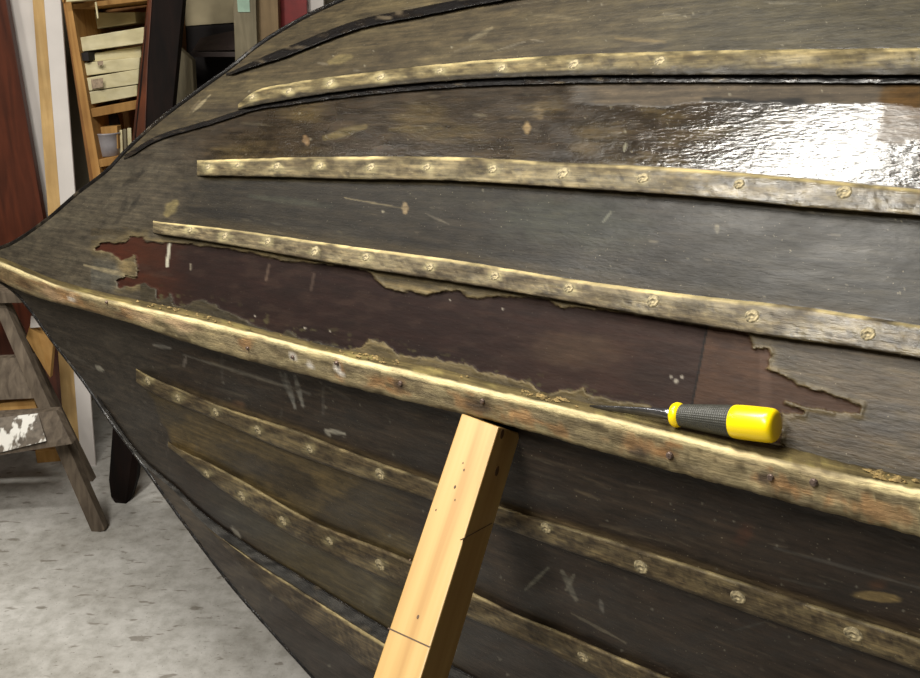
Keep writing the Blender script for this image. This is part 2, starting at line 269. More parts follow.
def peel_field(px, py):
    return poly_sdf(px, py, PEEL)+4.5*fbm(px/6, py/5, 3)
def colour_upper(px, py):
    n1 = fbm(px/60, py/22, 5); n2 = fbm(px/18+40, py/7, 4); n3 = fbm(px/140+9, py/50, 3)
    col = np.broadcast_to(lin((62, 54, 43)), px.shape+(3,)).copy()
    kb, a0, a1, b0, b1, c0, c1 = Kback(px), cA0(px), cA1(px), cB0(px), cB1(px), cC0(px), cC1(px)
    S = cS(px)
    # top panel above batten C : olive brown
    top = (py < np.where(px < 245, S, c0)).astype(float)
    col = put(col, top, (86, 75, 54)); col = put(col, top*sstep(-.1, .25, n1), (104, 92, 66)); col = put(col, top*sstep(.03, .3, fbm(px/80+5, py/18+3, 4)), (72, 62, 46))
    col = put(col, top*sstep(500, 800, px)*.6, (84, 80, 64))
    # bow panel, grey
    bow = (1-sstep(130, 215, px+.35*(py-200)+30*n1))*(1-top)
    col = put(col, bow, (88, 80, 66)); col = put(col, bow*sstep(0, .25, n2)*.5, (70, 62, 52)); col = put(col, bow*sstep(.02, .22, n1)*.6, (104, 96, 80))
    # panel between C and B
    m = ((py > S) & (py < b0)).astype(float)*sstep(135, 215, px+60*n2)
    col = put(col, m*.8, (64, 53, 40)); col = put(col, m*sstep(-.02, .22, n1)*.8, (92, 78, 52)); col = put(col, m*sstep(.05, .25, n2)*.5, (48, 42, 36))
    edge = (py-S)-26-8*n1-6*n2; raw = m*(1-sstep(-2, 2, edge))*sstep(560, 600, px)
    col = put(col, raw, (96, 84, 68))
    dk = m*(1-sstep(1, 3.4, np.abs(edge+2)))*sstep(700, 705, px)*(1-sstep(800, 812, px)); col = put(col, dk, (30, 26, 22))
    col = put(col, m*sstep(690, 760, px)*(1-raw)*.7, (70, 66, 60))
    rr = m*sstep(872, 886, px+8*n2+.2*(py-120))*(1-sstep(138, 146, py+10*n2)); col = put(col, rr*.8, (112, 92, 66)); col = put(col, m*blob(px, py, 905, 98, 22, 18)*.9, (96, 70, 34))
    # panel between B and A
    m = ((py > b1) & (py < a0)).astype(float)*sstep(160, 225, px+60*n2)
    col = put(col, m*.95, (48, 43, 35)); col = put(col, m*sstep(0, .25, n1)*.6, (60, 56, 45)); col = put(col, m*blob(px, py, 575, 222, 70, 22, 5)*.5, (62, 66, 54))
    col = put(col, m*sstep(620, 900, px)*.8, (72, 69, 62)); col = put(col, m*(1-sstep(3, 12, a0-py))*.5, (78, 66, 42)); col = put(col, m*(1-sstep(2, 6, py-b1))*.6, (110, 98, 70))
    # panel below A, right end
    m = ((py > a1) & (py < kb+4)).astype(float)*sstep(640, 700, px)
    col = put(col, m, (98, 84, 64)); col = put(col, m*sstep(-.02, .2, n2)*.7, (118, 104, 84)); col = put(col, m*sstep(0, .2, n1)*.6, (82, 68, 50)); col = put(col, m*blob(px, py, 890, 420, 30, 14)*.5, (96, 92, 88))
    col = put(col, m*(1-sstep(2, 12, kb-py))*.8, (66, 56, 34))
    # veneer left around the peeled place
    d = peel_field(px, py)
    vr = ((py > a1-2) & (px > 90)).astype(float)*(d < 1)
    col = put(col, vr*sstep(200, 260, px)*(px < 700)*.95, (104, 90, 60)); col = put(col, vr*sstep(0.05, .2, n2)*.6, (80, 68, 44))
    col = put(col, sstep(-9, -1, d)*(d < 1)*.55*(px > 60), (138, 122, 86))
    col = put(col, (px < 125)*vr*blob(px, py, 104, 276, 24, 14)*.7, (98, 96, 88)); col = put(col, blob(px, py, 128, 266, 9, 10)*(d < 1), (138, 120, 84))
    col = put(col, (px > 140)*(px < 345)*(d < 1)*(py > a1+8), (70, 62, 46))
    for a, b, w, s, c in SCR_U:
        dd, t = seg_dist(px, py, a, b); ww = w*(.6+.9*np.sin(np.pi*np.clip(t, .1, .9)))
        col = put(col, .75*s*(1-sstep(ww*.5, ww*1.4, dd+2*n2))*sstep(-.25, 0, n2+.12), c)
    for x, y, r in DOTS_U: 
        near = np.hypot(px-x, py-y); col = put(col, (1-sstep(r*.5, r*1.2, near))*.7, (170, 162, 140))
    # bare red inner ply
    pe = sstep(-.6, .6, d)
    bare = np.broadcast_to(lin((44, 27, 23)), px.shape+(3,)).copy()
    bare = put(bare, (1-sstep(130, 200, px+30*n2)), (74, 38, 22)); bare = put(bare, (1-sstep(120, 150, px))*.6, (82, 36, 21))
    bare = put(bare, sstep(420, 640, px+60*n1)*.8, (66, 44, 36)); bare = put(bare, sstep(0., .25, n1)*.4, (36, 25, 22)); bare = put(bare, sstep(.0, .22, n2)*.25, (76, 58, 48))
    seam = px-(707-(py-328)*.195)
    bare = put(bare, sstep(-1, 1, seam), (88, 62, 46)); bare = put(bare, sstep(0, 1, seam)*sstep(.05, .22, n2)*.6, (70, 48, 38)); bare = put(bare, (1-sstep(.6, 1.6, np.abs(seam))), (22, 15, 12))
    bare = put(bare, blob(px, py, 575, 350, 45, 16)*.4, (96, 76, 58)); bare = put(bare, (1-sstep(0, 6, px-768))*sstep(0, 3, px-758)*.5, (110, 84, 70))
    for a, b, w, s, c in SCR_U[:6]:
        dd, t = seg_dist(px, py, a, b); bare = put(bare, s*(1-sstep(w*.5, w*1.4, dd+n2)), c)
    for x, y, r in [(305,328,1.2),(255,316,1),(330,331,1),(450,300,1),(676,381,2.4),(682,377,1.8),(671,377,1.6),(503,309,1),(250,170,1)]:
        bare = put(bare, 1-sstep(r*.5, r*1.3, np.hypot(px-x, py-y)), (190, 180, 165))
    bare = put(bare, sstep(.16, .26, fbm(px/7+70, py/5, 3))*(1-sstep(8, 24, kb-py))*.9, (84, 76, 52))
    # gloss: varnish left where dark, none on raw veneer
    gl = .72+.6*n3+.25*n2; gl = gl*(1-raw)+.2*raw; gl = gl-rr*.5; gl = gl-bow*.15
    gl = gl+.5*((py > S) & (py < b0) & (edge > 0))*sstep(560, 740, px); gl = np.where((py > b1) & (py < a0), gl*.55+.08*sstep(500, 760, px), gl); gl = np.where(top > 0, gl*.5, gl)
    gl = np.where((py > a1) & (py < kb+4), .3+.15*sstep(600, 780, px), gl)
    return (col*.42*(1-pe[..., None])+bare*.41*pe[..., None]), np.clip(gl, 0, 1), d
def colour_lower(px, py):
    n1 = fbm(px/60+3, py/26+8, 5); n2 = fbm(px/18+4, py/9+20, 4)
    # grain runs down to the right
    q = py-.33*px; n4 = fbm(px/70, q/7, 4)
    col = np.broadcast_to(lin((58, 47, 38)), px.shape+(3,)).copy()
    col = put(col, sstep(.0, .25, n4)*.6, (72, 60, 48)); col = put(col, sstep(.05, .25, n1)*.5, (40, 34, 30))
    f0, f1, g0, g1, h0, o, kb = cF0(px), cF1(px), cG0(px), cG1(px), cH0(px), Olow(px), Kbot(px)
    bow = 1-sstep(135, 185, px-.12*(py-400)+14*n1); col = put(col, bow*.9, (70, 63, 55)); col = put(col, bow*sstep(0, .2, n2)*.5, (84, 76, 66))
    m = ((py > f1-3) & (py < g0+4)).astype(float)*sstep(-3, 3, px-(152+(py-395)*.4)+10*n2)
    col = put(col, m*(1-sstep(330, 430, px))*.95, (106, 90, 58)); col = put(col, m*(1-sstep(360, 450, px))*sstep(0, .2, n1), (74, 62, 40)); col = put(col, m*blob(px, py, 290, 480, 40, 14, 25)*.8, (60, 50, 36))
    col = put(col, m*blob(px, py, 185, 452, 26, 10, 50)*.9, (120, 100, 62)); col = put(col, m*blob(px, py, 400, 545, 30, 10, 25)*.6, (120, 104, 68)); 
    m = ((py > g1-3) & (py < h0+4) & (px > 190)).astype(float)
    col = put(col, m*sstep(225, 300, px)*(1-sstep(400, 480, px))*.9, (96, 84, 54)); col = put(col, m*blob(px, py, 250, 520, 40, 12, 35)*.6, (82, 78, 66)); col = put(col, m*blob(px, py, 376, 595, 12, 10)*.6, (120, 108, 78))
    m = (py > h0).astype(float)*(px > 150); col = put(col, m*.9, (84, 74, 66)); col = put(col, m*sstep(0, .2, n2)*.6, (58, 48, 42)); col = put(col, m*sstep(.02, .2, n1)*.5, (100, 86, 66))
    m = (py > cI1(px)).astype(float)*(px > 260); col = put(col, m*.6, (64, 54, 48))
    col = put(col, blob(px, py, 878, 597, 22, 5, 6, .25, .35)*1., (150, 128, 84)); col = put(col, blob(px, py, 745, 535, 8, 12, 30)*.6, (90, 58, 42)); col = put(col, blob(px, py, 880, 585, 8, 5)*.6, (90, 60, 40))
    col = put(col, blob(px, py, 237, 405, 7, 5)*.7, (110, 82, 58)); col = put(col, blob(px, py, 540, 640, 36, 12, 25)*.5, (84, 58, 40))
    nearF = (1-sstep(2, 8, f0-py))*(py < f0+2)*sstep(150, 200, px); col = put(col, nearF*.8, (108, 92, 68))
    for a, b, w, s, c in SCR_L:
        dd, t = seg_dist(px, py, a, b); ww = w*(.6+.9*np.sin(np.pi*np.clip(t, .1, .9)))
        col = put(col, .85*s*(1-sstep(ww*.5, ww*1.4, dd+2*n2))*sstep(-.3, 0, n2+.14), c)
    for x, y, r in DOTS_L: col = put(col, (1-sstep(r*.5, r*1.3, np.hypot(px-x, py-y)))*.55, (150, 146, 132))
    gl = .5+.5*n1; return col*.46, np.clip(gl-.1, 0, 1)

# ------------------------------------------------------------------ BOAT
boat = empty('rowing_boat', (K1[0], K1[1], 0)); tag(boat, 'old wooden boat hull propped on its side, dark peeling varnish with light battens and keel', 'boat')
def hull_cols(): return np.concatenate([np.linspace(-24, -2, 12), np.arange(0, 935, 1.5), np.linspace(940, 1400, 40)])
X = hull_cols(); nu = len(X)
def build_upper():
    yk = Kback(X)+2; yt = np.minimum(Etop(X), yk-1); ym = np.maximum(yt, -9)
    a = np.linspace(0, 1, 330); b = np.linspace(0, 1, 22)[1:]
    Y = np.concatenate([yk[:, None]+(ym-yk)[:, None]*a, ym[:, None]+(yt-ym)[:, None]*b], 1); nv = Y.shape[1]
    PX = np.broadcast_to(X[:, None], Y.shape)
    col, gl, d = colour_upper(PX, Y); pe = sstep(-.8, .8, d)
    relief = .0006*fbm(PX/16, Y/6, 4)
    P, n, s, h = hull(PX, Y, 'u', relief-.0026*pe+.0012*sstep(-6, -1, d)*(d < 0)*(vnoise(PX/9, Y/9) > .45))
    V = P.reshape(-1, 3); uv = np.stack([s.ravel(), h.ravel()*1.3], 1); C = col.reshape(-1, 3); G = gl.ravel(); D = d.ravel()
    Fc = grid_faces(nu, nv)[:, ::-1]; inside = (D[Fc].mean(1) > 0)
    for nm, sel, mt in (('outer_planking', ~inside, HULL), ('bare_inner_ply', inside, BARE)):
        v, f, (c, g, u) = compact(V, Fc[sel], [C, G, uv])
        o = new_obj(nm, np_mesh(nm, v, f, True, c, g, u), mt, boat)
        if mt is BARE: o['label'] = 'bare dark red inner wood where the outer skin has peeled off above the keel'
        else: o['label'] = 'dark varnished planking of the upper side'
def build_lower():
    y0 = (Kback(X)+Kbot(X))/2; yb = np.maximum(Olow(X), y0+1); ym = np.minimum(yb, 688)
    ym = np.maximum(ym, y0+.5)
    a = np.linspace(0, 1, 240); b = np.linspace(0, 1, 30)[1:]
    Y = np.concatenate([y0[:, None]+(ym-y0)[:, None]*a, ym[:, None]+(yb-ym)[:, None]*b], 1); nv = Y.shape[1]
    PX = np.broadcast_to(X[:, None], Y.shape)
    # stop at the floor
    col, gl = colour_lower(PX, Y)
    P, n, s, h = hull(PX, Y, 'l', .0008*fbm(PX/20, (Y-.33*PX)/7, 4))
    zmin = .035; low = P[..., 2] < zmin
    if low.any():                                   # slide points along the surface up to the sheer height
        hh = h + np.maximum(zmin-P[..., 2], 0); q = np.minimum(hh, 0)
        mm = MK+g_lo(q); P = np.where(low[..., None], s[..., None]*E+mm[..., None]*M+np.array([0, 0, 1.])*np.maximum(P[..., 2], zmin)[..., None], P)
    V = P.reshape(-1, 3); uv = np.stack([s.ravel(), h.ravel()], 1)
    o = new_obj('outer_planking', np_mesh('outer_planking_low', V, grid_faces(nu, nv), True, col.reshape(-1, 3), gl.ravel(), uv), HULL, boat)
    o['label'] = 'darker planking of the lower side'
build_upper(); build_lower()
def inner():
    Xc = np.concatenate([np.linspace(-20, 900, 70), np.linspace(940, 1400, 14)])
    for side, y0, y1 in (('u', Kback(Xc), np.minimum(Etop(Xc), Kback(Xc)-1)), ('l', (Kback(Xc)+Kbot(Xc))/2, np.maximum(Olow(Xc), Kbot(Xc)+1))):
        Y = y0[:, None]+(y1-y0)[:, None]*np.linspace(0, 1, 30); PX = np.broadcast_to(Xc[:, None], Y.shape)
        P, n, s, h = hull(PX, Y, side, -.012)
        if side == 'l':
            mm = MK+.012+g_lo(np.minimum(h+np.maximum(.035-P[..., 2], 0), 0)); low = P[..., 2] < .035
            P = np.where(low[..., None], s[..., None]*E+mm[..., None]*M+np.array([0, 0, .035]), P)
        f = grid_faces(len(Xc), 30)
        new_obj('inner_skin', np_mesh('inner_skin', P.reshape(-1, 3), f, True), INNER, boat)
inner()

def sweep(name, x0, x1, c0, c1, side, height, mat, colfn, label=None, dx=2.0, round_=.25, end=10, gloss=.4, hfn=None, under=.0):
    Xs = np.concatenate([np.arange(x0, min(x1, 935), dx), np.linspace(940, x1, 30) if x1 > 940 else np.array([float(x1)])])
    t = np.array([0, .02, .08, .18, .3, .42, .54, .66, .78, .88, .96, 1., 1.0]); pr = np.array([-.4, .4, .85, .97, 1, 1, 1, 1, 1, .98, .94, .86, -.6])
    ok = (c0(Xs) > Etop(Xs)-3) if side == 'u' else (c1(Xs) < Olow(Xs)+6)
    ok |= Xs < 500; Xs = Xs[:int(np.argmin(ok))] if not ok.all() else Xs
    a = c0(Xs); b = c1(Xs); Y = a[:, None]+(b-a)[:, None]*t; PX = np.broadcast_to(Xs[:, None], Y.shape)
    ht = height*sstep(-end*.15, end, Xs-x0)[:, None]
    nz = fbm(PX/9, Y/4, 3)
    off = ht*pr*(1+.22*nz)-.0008*(pr <= 0)
    Y = Y+.8*fbm(PX/8+5, Y*0+3.3+Y/40, 3)
    P, n, s, h = hull(PX, Y, side, off)
    col, gl = colfn(PX, Y, t[None, :]+0*Y)
    uv = np.stack([s.ravel(), h.ravel()*1.3], 1); nv = len(t)
    f = grid_faces(len(Xs), nv); f = f if side == 'l' else f
    me = np_mesh(name, P.reshape(-1, 3), f, True, col.reshape(-1, 3), gl.ravel(), uv)
    o = new_obj(name, me, mat, boat)
    if label: o['label'] = label
    return o
def strip_col(base, light, dark, ridge=.9, seed=0, patches=(), dark_low=0, side_up=1, k=.50, plugk=.6, wetx=9999):
    def fn(px, py, t):
        n1 = fbm(px/40+seed, py/10+seed, 4); n2 = fbm(px/10+seed, py/3+seed, 4)
        col = np.broadcast_to(lin(base), px.shape+(3,)).copy()
        col = put(col, sstep(-.02, .2, n1), light); col = put(col, sstep(.03, .22, n2)*.8, dark); col = put(col, sstep(.08, .25, -n2)*.6, light)
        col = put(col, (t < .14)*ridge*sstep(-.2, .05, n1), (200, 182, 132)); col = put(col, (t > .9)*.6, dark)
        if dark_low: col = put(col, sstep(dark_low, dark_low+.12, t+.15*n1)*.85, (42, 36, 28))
        for x, y in patches:
            col = put(col, (1-sstep(2.5, 7, np.hypot((px-x)/1.3, py-y)+6*n2))*plugk, (205, 192, 145))
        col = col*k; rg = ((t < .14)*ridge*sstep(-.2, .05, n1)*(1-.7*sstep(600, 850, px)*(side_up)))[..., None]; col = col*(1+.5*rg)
        return col, np.clip(.45+.8*n1+.5*sstep(wetx, wetx+150, px), 0, 1)
    return fn
plugA = [(190,230),(225,236),(268,241),(315,251),(366,257),(430,267),(495,276),(569,288),(653,301),(752,316),(868,334)]
plugB = [(208,167),(238,165),(277,166),(320,166),(371,167),(427,167),(493,169),(563,173),(643,178),(739,184),(844,192)]
plugC = [(252,97),(289,91),(330,83),(381,77),(440,71),(502,68),(574,64),(660,61)]
plugF = [(148,381),(178,398),(216,412),(258,430),(310,449),(380,474),(546,528),(641,567),(738,597),(853,634)]
plugG = [(207,474),(242,496),(283,521),(330,541),(380,565),(583,657)]
def plug_mesh():
    V = []; Fc = []; R = [(0, .0002), (.0018, .0002), (.0020, .0009), (.0030, .0011), (.0034, .0006), (.0050, .0009), (.0062, .0008), (.0072, -.0006)]
    for r, z in R:
        for k in range(20): V.append((r*math.cos(k*math.tau/20), r*math.sin(k*math.tau/20), z))
    for i in range(len(R)-1):
        for k in range(20): Fc.append((i*20+k, i*20+(k+1) % 20, (i+1)*20+(k+1) % 20, (i+1)*20+k)[::-1])
    me = bpy.data.meshes.new('screw_plug'); me.from_pydata(V, [], Fc); me.update()
    for p in me.polygons: p.use_smooth = True
    return me
PLUGM = plain('pale_filler', (146, 134, 104), .8, var=.6, vs=300, bumpd=.001); PM = plug_mesh(); PM.materials.append(PLUGM)
def plugs(strip, pts, side, height, c0, c1, k=1.0):
    for x, y in pts:
        P, n, s, h = hull(np.array([float(x)]), np.array([float(y)]), side, height)
        o = bpy.data.objects.new('screw_plug', PM); COL.objects.link(o)
        z = Vector(n[0]); q = z.to_track_quat('Z', 'Y'); o.rotation_mode = 'QUATERNION'
        sc = k*random.uniform(.8, 1.1)
        m = Matrix.Translation(Vector(P[0])+z*.0002) @ q.to_matrix().to_4x4() @ Matrix.Diagonal((sc, sc*random.uniform(.85, 1.05), 1, 1))
        o.parent = strip; o.matrix_parent_inverse = strip.matrix_world.inverted(); o.matrix_world = m
bpy.context.view_layer.update()
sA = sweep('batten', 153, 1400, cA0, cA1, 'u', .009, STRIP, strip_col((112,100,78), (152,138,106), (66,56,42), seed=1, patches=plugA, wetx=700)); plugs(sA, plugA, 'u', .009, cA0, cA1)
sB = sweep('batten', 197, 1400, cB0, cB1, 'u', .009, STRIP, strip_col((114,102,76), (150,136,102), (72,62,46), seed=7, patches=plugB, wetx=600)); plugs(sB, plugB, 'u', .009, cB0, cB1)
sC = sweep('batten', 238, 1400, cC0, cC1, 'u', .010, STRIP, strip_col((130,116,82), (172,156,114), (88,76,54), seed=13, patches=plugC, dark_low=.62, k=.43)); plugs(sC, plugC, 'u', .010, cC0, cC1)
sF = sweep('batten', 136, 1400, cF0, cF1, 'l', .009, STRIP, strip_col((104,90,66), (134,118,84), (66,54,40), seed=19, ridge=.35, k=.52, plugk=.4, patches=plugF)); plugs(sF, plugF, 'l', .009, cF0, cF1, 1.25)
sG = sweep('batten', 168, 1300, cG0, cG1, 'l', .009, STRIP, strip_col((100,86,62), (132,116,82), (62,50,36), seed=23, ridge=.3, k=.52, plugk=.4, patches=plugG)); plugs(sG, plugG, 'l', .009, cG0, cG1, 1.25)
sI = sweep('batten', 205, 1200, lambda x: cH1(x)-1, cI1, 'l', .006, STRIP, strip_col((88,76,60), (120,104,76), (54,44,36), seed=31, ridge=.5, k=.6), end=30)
def tar_col(seed):
    def fn(px, py, t):
        n2 = fbm(px/12+seed, py/4+seed, 4); col = np.broadcast_to(lin((15, 13, 13)), px.shape+(3,)).copy()
        col = put(col, sstep(.05, .25, n2)*.4, (50, 44, 38)); col = put(col, sstep(.2, .36, fbm(px/20+seed*2, py/6, 3))*.6, (90, 80, 64)); return col, np.clip(.45+2*n2, 0, 1)
    return fn
sweep('chine_bead', 124, 1400, lambda x: cS(x)-1.5-2*sstep(450, 560, x), lambda x: cS(x)+3.5+1.*sstep(250, 300, x), 'u', .004, TAR, tar_col(2), 'black bead under the third batten')
sweep('chine_bead', 226, 1400, lambda x: cD(x)-1, lambda x: cD(x)+7*sstep(220, 290, x)+1.5, 'u', .006, TAR, tar_col(5), 'black glossy bead along the upper chine')
sweep('chine_bead', 97, 1300, cH0, cH1, 'l', .004, TAR, tar_col(9), 'black bead along the lower chine')
def rail(name, f, x0, x1, side, r, mat, label, seed, zclamp=None):
    Xs = np.concatenate([np.linspace(x0, 930, 420), np.linspace(940, x1, 24)]); y = f(Xs)
    P, n, s, h = hull(Xs, y, side, -.003)
    if zclamp is not None:
        low = P[:, 2] < zclamp; hh = np.minimum(h+np.maximum(zclamp-P[:, 2], 0), 0)
        P = np.where(low[:, None], s[:, None]*E+(MK+g_lo(hh))[:, None]*M+np.array([0, 0, zclamp]), P)
    T = np.gradient(P, axis=0); T /= np.linalg.norm(T, axis=1)[:, None]; b = np.cross(T, n)
    k = 12; an = np.arange(k)*math.tau/k
    rr = r*(1+.12*fbm(Xs/9+seed, Xs*0, 3))
    V = P[:, None, :]+rr[:, None, None]*(np.cos(an)[None, :, None]*n[:, None, :]*1.1+np.sin(an)[None, :, None]*b[:, None, :]*.8)
    PX = np.broadcast_to(Xs[:, None], (len(Xs), k)); Y = np.broadcast_to(y[:, None], PX.shape)
    col, gl = tar_col(seed)(PX, Y+np.cos(an)*3, PX*0); uv = np.stack([np.repeat(s, k), np.tile(an*r, len(Xs))], 1)
    o = new_obj(name, np_mesh(name, V.reshape(-1, 3), grid_faces(len(Xs), k, True), True, col.reshape(-1, 3), gl.ravel(), uv), mat, boat); o['label'] = label
rail('gunwale', Etop, 0, 1400, 'u', .0065, TAR, 'black upper gunwale edge', 11)
rail('gunwale', Olow, 0, 1400, 'l', .005, TAR, 'black lower gunwale edge', 17, zclamp=.03)

# keel: a weathered square timber standing proud of the hull
def build_keel():
    Xs = np.concatenate([np.linspace(-26, -2, 10), np.arange(0, 936, 2.), np.linspace(942, 1400, 40)]); n = len(Xs)
    kb, kr, kbt = Kback(Xs), Kridge(Xs), Kbot(Xs)
    Pb = hull(Xs, kb, 'u', .0)[0]
    def onplane(x, y, off):
        d = ray(x, y); t = (MK-off-CAM @ M)/(d @ M); return CAM+d*t[:, None]
    prot = .030*sstep(-30, 60, Xs)+.004
    front = []
    ts = np.array([0, .06, .14, .25, .38, .5, .62, .75, .87, .95, 1.])
    rnd = np.array([.0030, .0008, 0, 0, 0, 0, 0, 0, .0002, .0012, .0042])
    for k, (t, r) in enumerate(zip(ts, rnd)):
        y = kr+(kbt-kr)*t
        front.append(onplane(Xs, y, prot-r))
    Pf = front[0]; rows = [Pb+M*.02, Pb, Pb*.6+Pf*.4, Pb*.2+Pf*.8]+front
    back = front[-1]+M*(prot[:, None]+.02); rows += [front[-1]*.5+back*.5, back]
    V = np.stack(rows, 1); nv = V.shape[1]
    TT = np.array([-1, -.9, -.6, -.15]+list(ts)+[1.3, 1.6])
    PX = np.broadcast_to(Xs[:, None], (n, nv)); TV = np.broadcast_to(TT, (n, nv)); YY = kr[:, None]+(kbt-kr)[:, None]*TV
    dis = .0022*fbm(PX/16, TV*5, 4)+.0016*fbm(PX/5+8, TV*7, 3); V = V+(-M)[None, None, :]*dis[..., None]+np.array([0, 0, 1.])*(.0018*fbm(PX/9+3, TV*2+6, 4))[..., None]
    n1 = fbm(PX/50, TV*2.2, 4); n2 = fbm(PX/14+5, TV*5, 4); n3 = fbm(PX/30+50, TV*7+9, 4)
    col = np.broadcast_to(lin((152, 138, 106)), (n, nv, 3)).copy()
    col = put(col, sstep(0, .2, n1), (180, 166, 128)); col = put(col, sstep(.02, .2, n2)*.8, (100, 88, 66)); col = put(col, sstep(.03, .2, n3)*.6, (128, 116, 94))
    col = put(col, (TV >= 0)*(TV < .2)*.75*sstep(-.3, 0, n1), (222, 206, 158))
    rust = [(60,.35,26),(128,.5,10),(246,.4,10),(378,.55,14),(398,.6,14),(475,.6,28),(520,.6,18),(640,.55,34),(668,.5,12),(785,.6,28),(880,.65,50),(560,.7,12),(80,.6,18),(340,.5,8)]
    for x, t, w in rust: col = put(col, (1-sstep(.5, 1.1, np.hypot((PX-x)/w, (TV-t)/.3)+2.2*n2))*.55, (158, 112, 70)); 
    for x, t, w in [(400,.55,8),(480,.62,16),(485,.6,12),(25,.6,9),(24,.5,6),(640,.75,14),(120,.7,8),(765,.55,8)]: col = put(col, (1-sstep(.4, 1.1, np.hypot((PX-x)/w, (TV-t)/.22)+1.2*n2))*.9, (82, 72, 62))
    for x, t, w in [(48,.5,9),(142,.45,16),(72,.4,5),(58,.75,8),(180,.3,20)]: col = put(col, (1-sstep(.4, 1.1, np.hypot((PX-x)/w, (TV-t)/.3)+n2))*.7, (206, 176, 140))
    for x, t in [(337,.45),(341,.62),(293,.45),(310,.6),(72,.55)]: col = put(col, (1-sstep(.5, 1.2, np.hypot((PX-x)/5, (TV-t)/.12)+.8*n2)), (214, 208, 198))
    col = put(col, (1-sstep(100, 180, PX))*(TV > .2)*sstep(-.1, .2, n1)*.7, (118, 92, 62))
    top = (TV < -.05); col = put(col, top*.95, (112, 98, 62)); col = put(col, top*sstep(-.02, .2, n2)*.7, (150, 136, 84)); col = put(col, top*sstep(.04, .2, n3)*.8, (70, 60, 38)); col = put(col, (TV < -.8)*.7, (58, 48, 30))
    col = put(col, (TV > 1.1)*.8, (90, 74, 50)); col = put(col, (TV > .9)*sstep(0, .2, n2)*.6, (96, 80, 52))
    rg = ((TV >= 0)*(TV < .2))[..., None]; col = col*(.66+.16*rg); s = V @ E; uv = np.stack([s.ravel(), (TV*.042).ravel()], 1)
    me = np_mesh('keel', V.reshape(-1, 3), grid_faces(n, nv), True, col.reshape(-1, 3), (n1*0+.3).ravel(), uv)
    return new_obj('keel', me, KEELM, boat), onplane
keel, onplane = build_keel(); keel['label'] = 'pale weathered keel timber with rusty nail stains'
bpy.context.view_layer.update()
RUST = plain('rusty_iron', (112, 96, 88), .5, metal=.6, var=.4, vs=400)
for x, y, r in [(670,455,.0035),(771,477,.003),(814,482,.0035),(337,363,.003),(401,383,.003),(483,401,.003),(107,302,.0025),(248,348,.0025),(293,357,.0025)]:
    P = onplane(np.array([float(x)]), np.array([float(y)]), .0345)[0]
    V = []; Fc = []; k = 10
    for i, (rr, dd) in enumerate([(r, -.004), (r, .0015), (r*.8, .0028), (.0001, .003)]):
        for a in range(k): V.append(P+E*rr*math.cos(a*math.tau/k)+np.array([0, 0, 1])*rr*math.sin(a*math.tau/k)-M*dd)
    for i in range(3):
        for a in range(k): Fc.append((i*k+a, i*k+(a+1) % k, (i+1)*k+(a+1) % k, (i+1)*k+a))
    poly('nail', V, Fc, RUST, keel)
# crumbs of rotten wood lying on the ledge
def crumbs():
    V = []; Fc = []; r = random.Random(5)
    for k in range(150):
        x = r.choice([r.gauss(888, 16), r.gauss(540, 14), r.gauss(372, 18), r.gauss(200, 30), r.uniform(60, 600), r.gauss(660, 40)])
        if 585 < x < 785: continue
        f = r.uniform(.15, .75); y = float(Kback(x)*(1-f)+Kridge(x)*f)
        a = hull(np.array([x]), np.array([float(Kback(x))]), 'u')[0][0]; b = onplane(np.array([x]), np.array([float(Kridge(x))]), .032)[0]
        p = a*(1-f)+b*f; s = r.uniform(.0012, .0035); i0 = len(V)
        w = np.array([r.uniform(.6, 2.2), r.uniform(.5, 1), r.uniform(.5, 1)])
        for d in ((1,0,0),(-1,0,0),(0,1,0),(0,-1,0),(0,0,1),(0,0,-1)):
            dd = np.array(d)*s*w*r.uniform(.7, 1.2); V.append(p+E*dd[0]+M*dd[1]+np.array([0, 0, dd[2]+s*.35]))
        for t in ((0,2,4),(2,1,4),(1,3,4),(3,0,4),(2,0,5),(1,2,5),(3,1,5),(0,3,5)): Fc.append(tuple(i0+q for q in t))
    me = bpy.data.meshes.new('wood_crumbs'); me.from_pydata([tuple(v) for v in V], [], Fc); me.update()
    o = new_obj('wood_crumbs', me, plain('crumb', (128, 108, 66), .9, var=.5, vs=200), keel); o['kind'] = 'stuff'; o['label'] = 'crumbs of rotten wood lying on the keel ledge'
crumbs()

# ------------------------------------------------------------------ SCREWDRIVER
def lathe(name, A, B, prof, mat, parent, k=40, smooth=True, knurl=None, flat=None):
    A = np.array(A); B = np.array(B); ax = B-A; L = np.linalg.norm(ax); ax /= L
    u = np.cross(ax, [0, 0, 1.] if abs(ax[2]) < .9 else [0, 1., 0]); u /= np.linalg.norm(u); v = np.cross(ax, u); V = []; Fc = []
    for t, r in prof:
        for i in range(k):
            an = i*math.tau/k; rr = r
            if knurl: rr = r+knurl(t*L, an, r)
            V.append(A+ax*t*L+u*math.cos(an)*rr*(flat(t) if flat else 1)+v*math.sin(an)*rr)
    for i in range(len(prof)-1):
        for a in range(k): Fc.append((i*k+a, i*k+(a+1) % k, (i+1)*k+(a+1) % k, (i+1)*k+a))
    Fc.append(tuple(range(k))); Fc.append(tuple(range((len(prof)-1)*k, len(prof)*k)))
    return poly(name, V, Fc, mat, parent, smooth=smooth)
def pm(x, y, off): return onplane(np.array([float(x)]), np.array([float(y)]), off)[0]
YEL = plain('yellow_plastic', (246, 214, 6), .28, var=.03); BLK = plain('black_rubber', (52, 52, 46), .5, var=.2, vs=200); STEEL = plain('chisel_steel', (112, 112, 116), .28, metal=.9, var=.25, vs=60)
hA = pm(673, 414.5, .015); hB = pm(777, 426.2, .0160)
tip = pm(590, 406.5, .010)
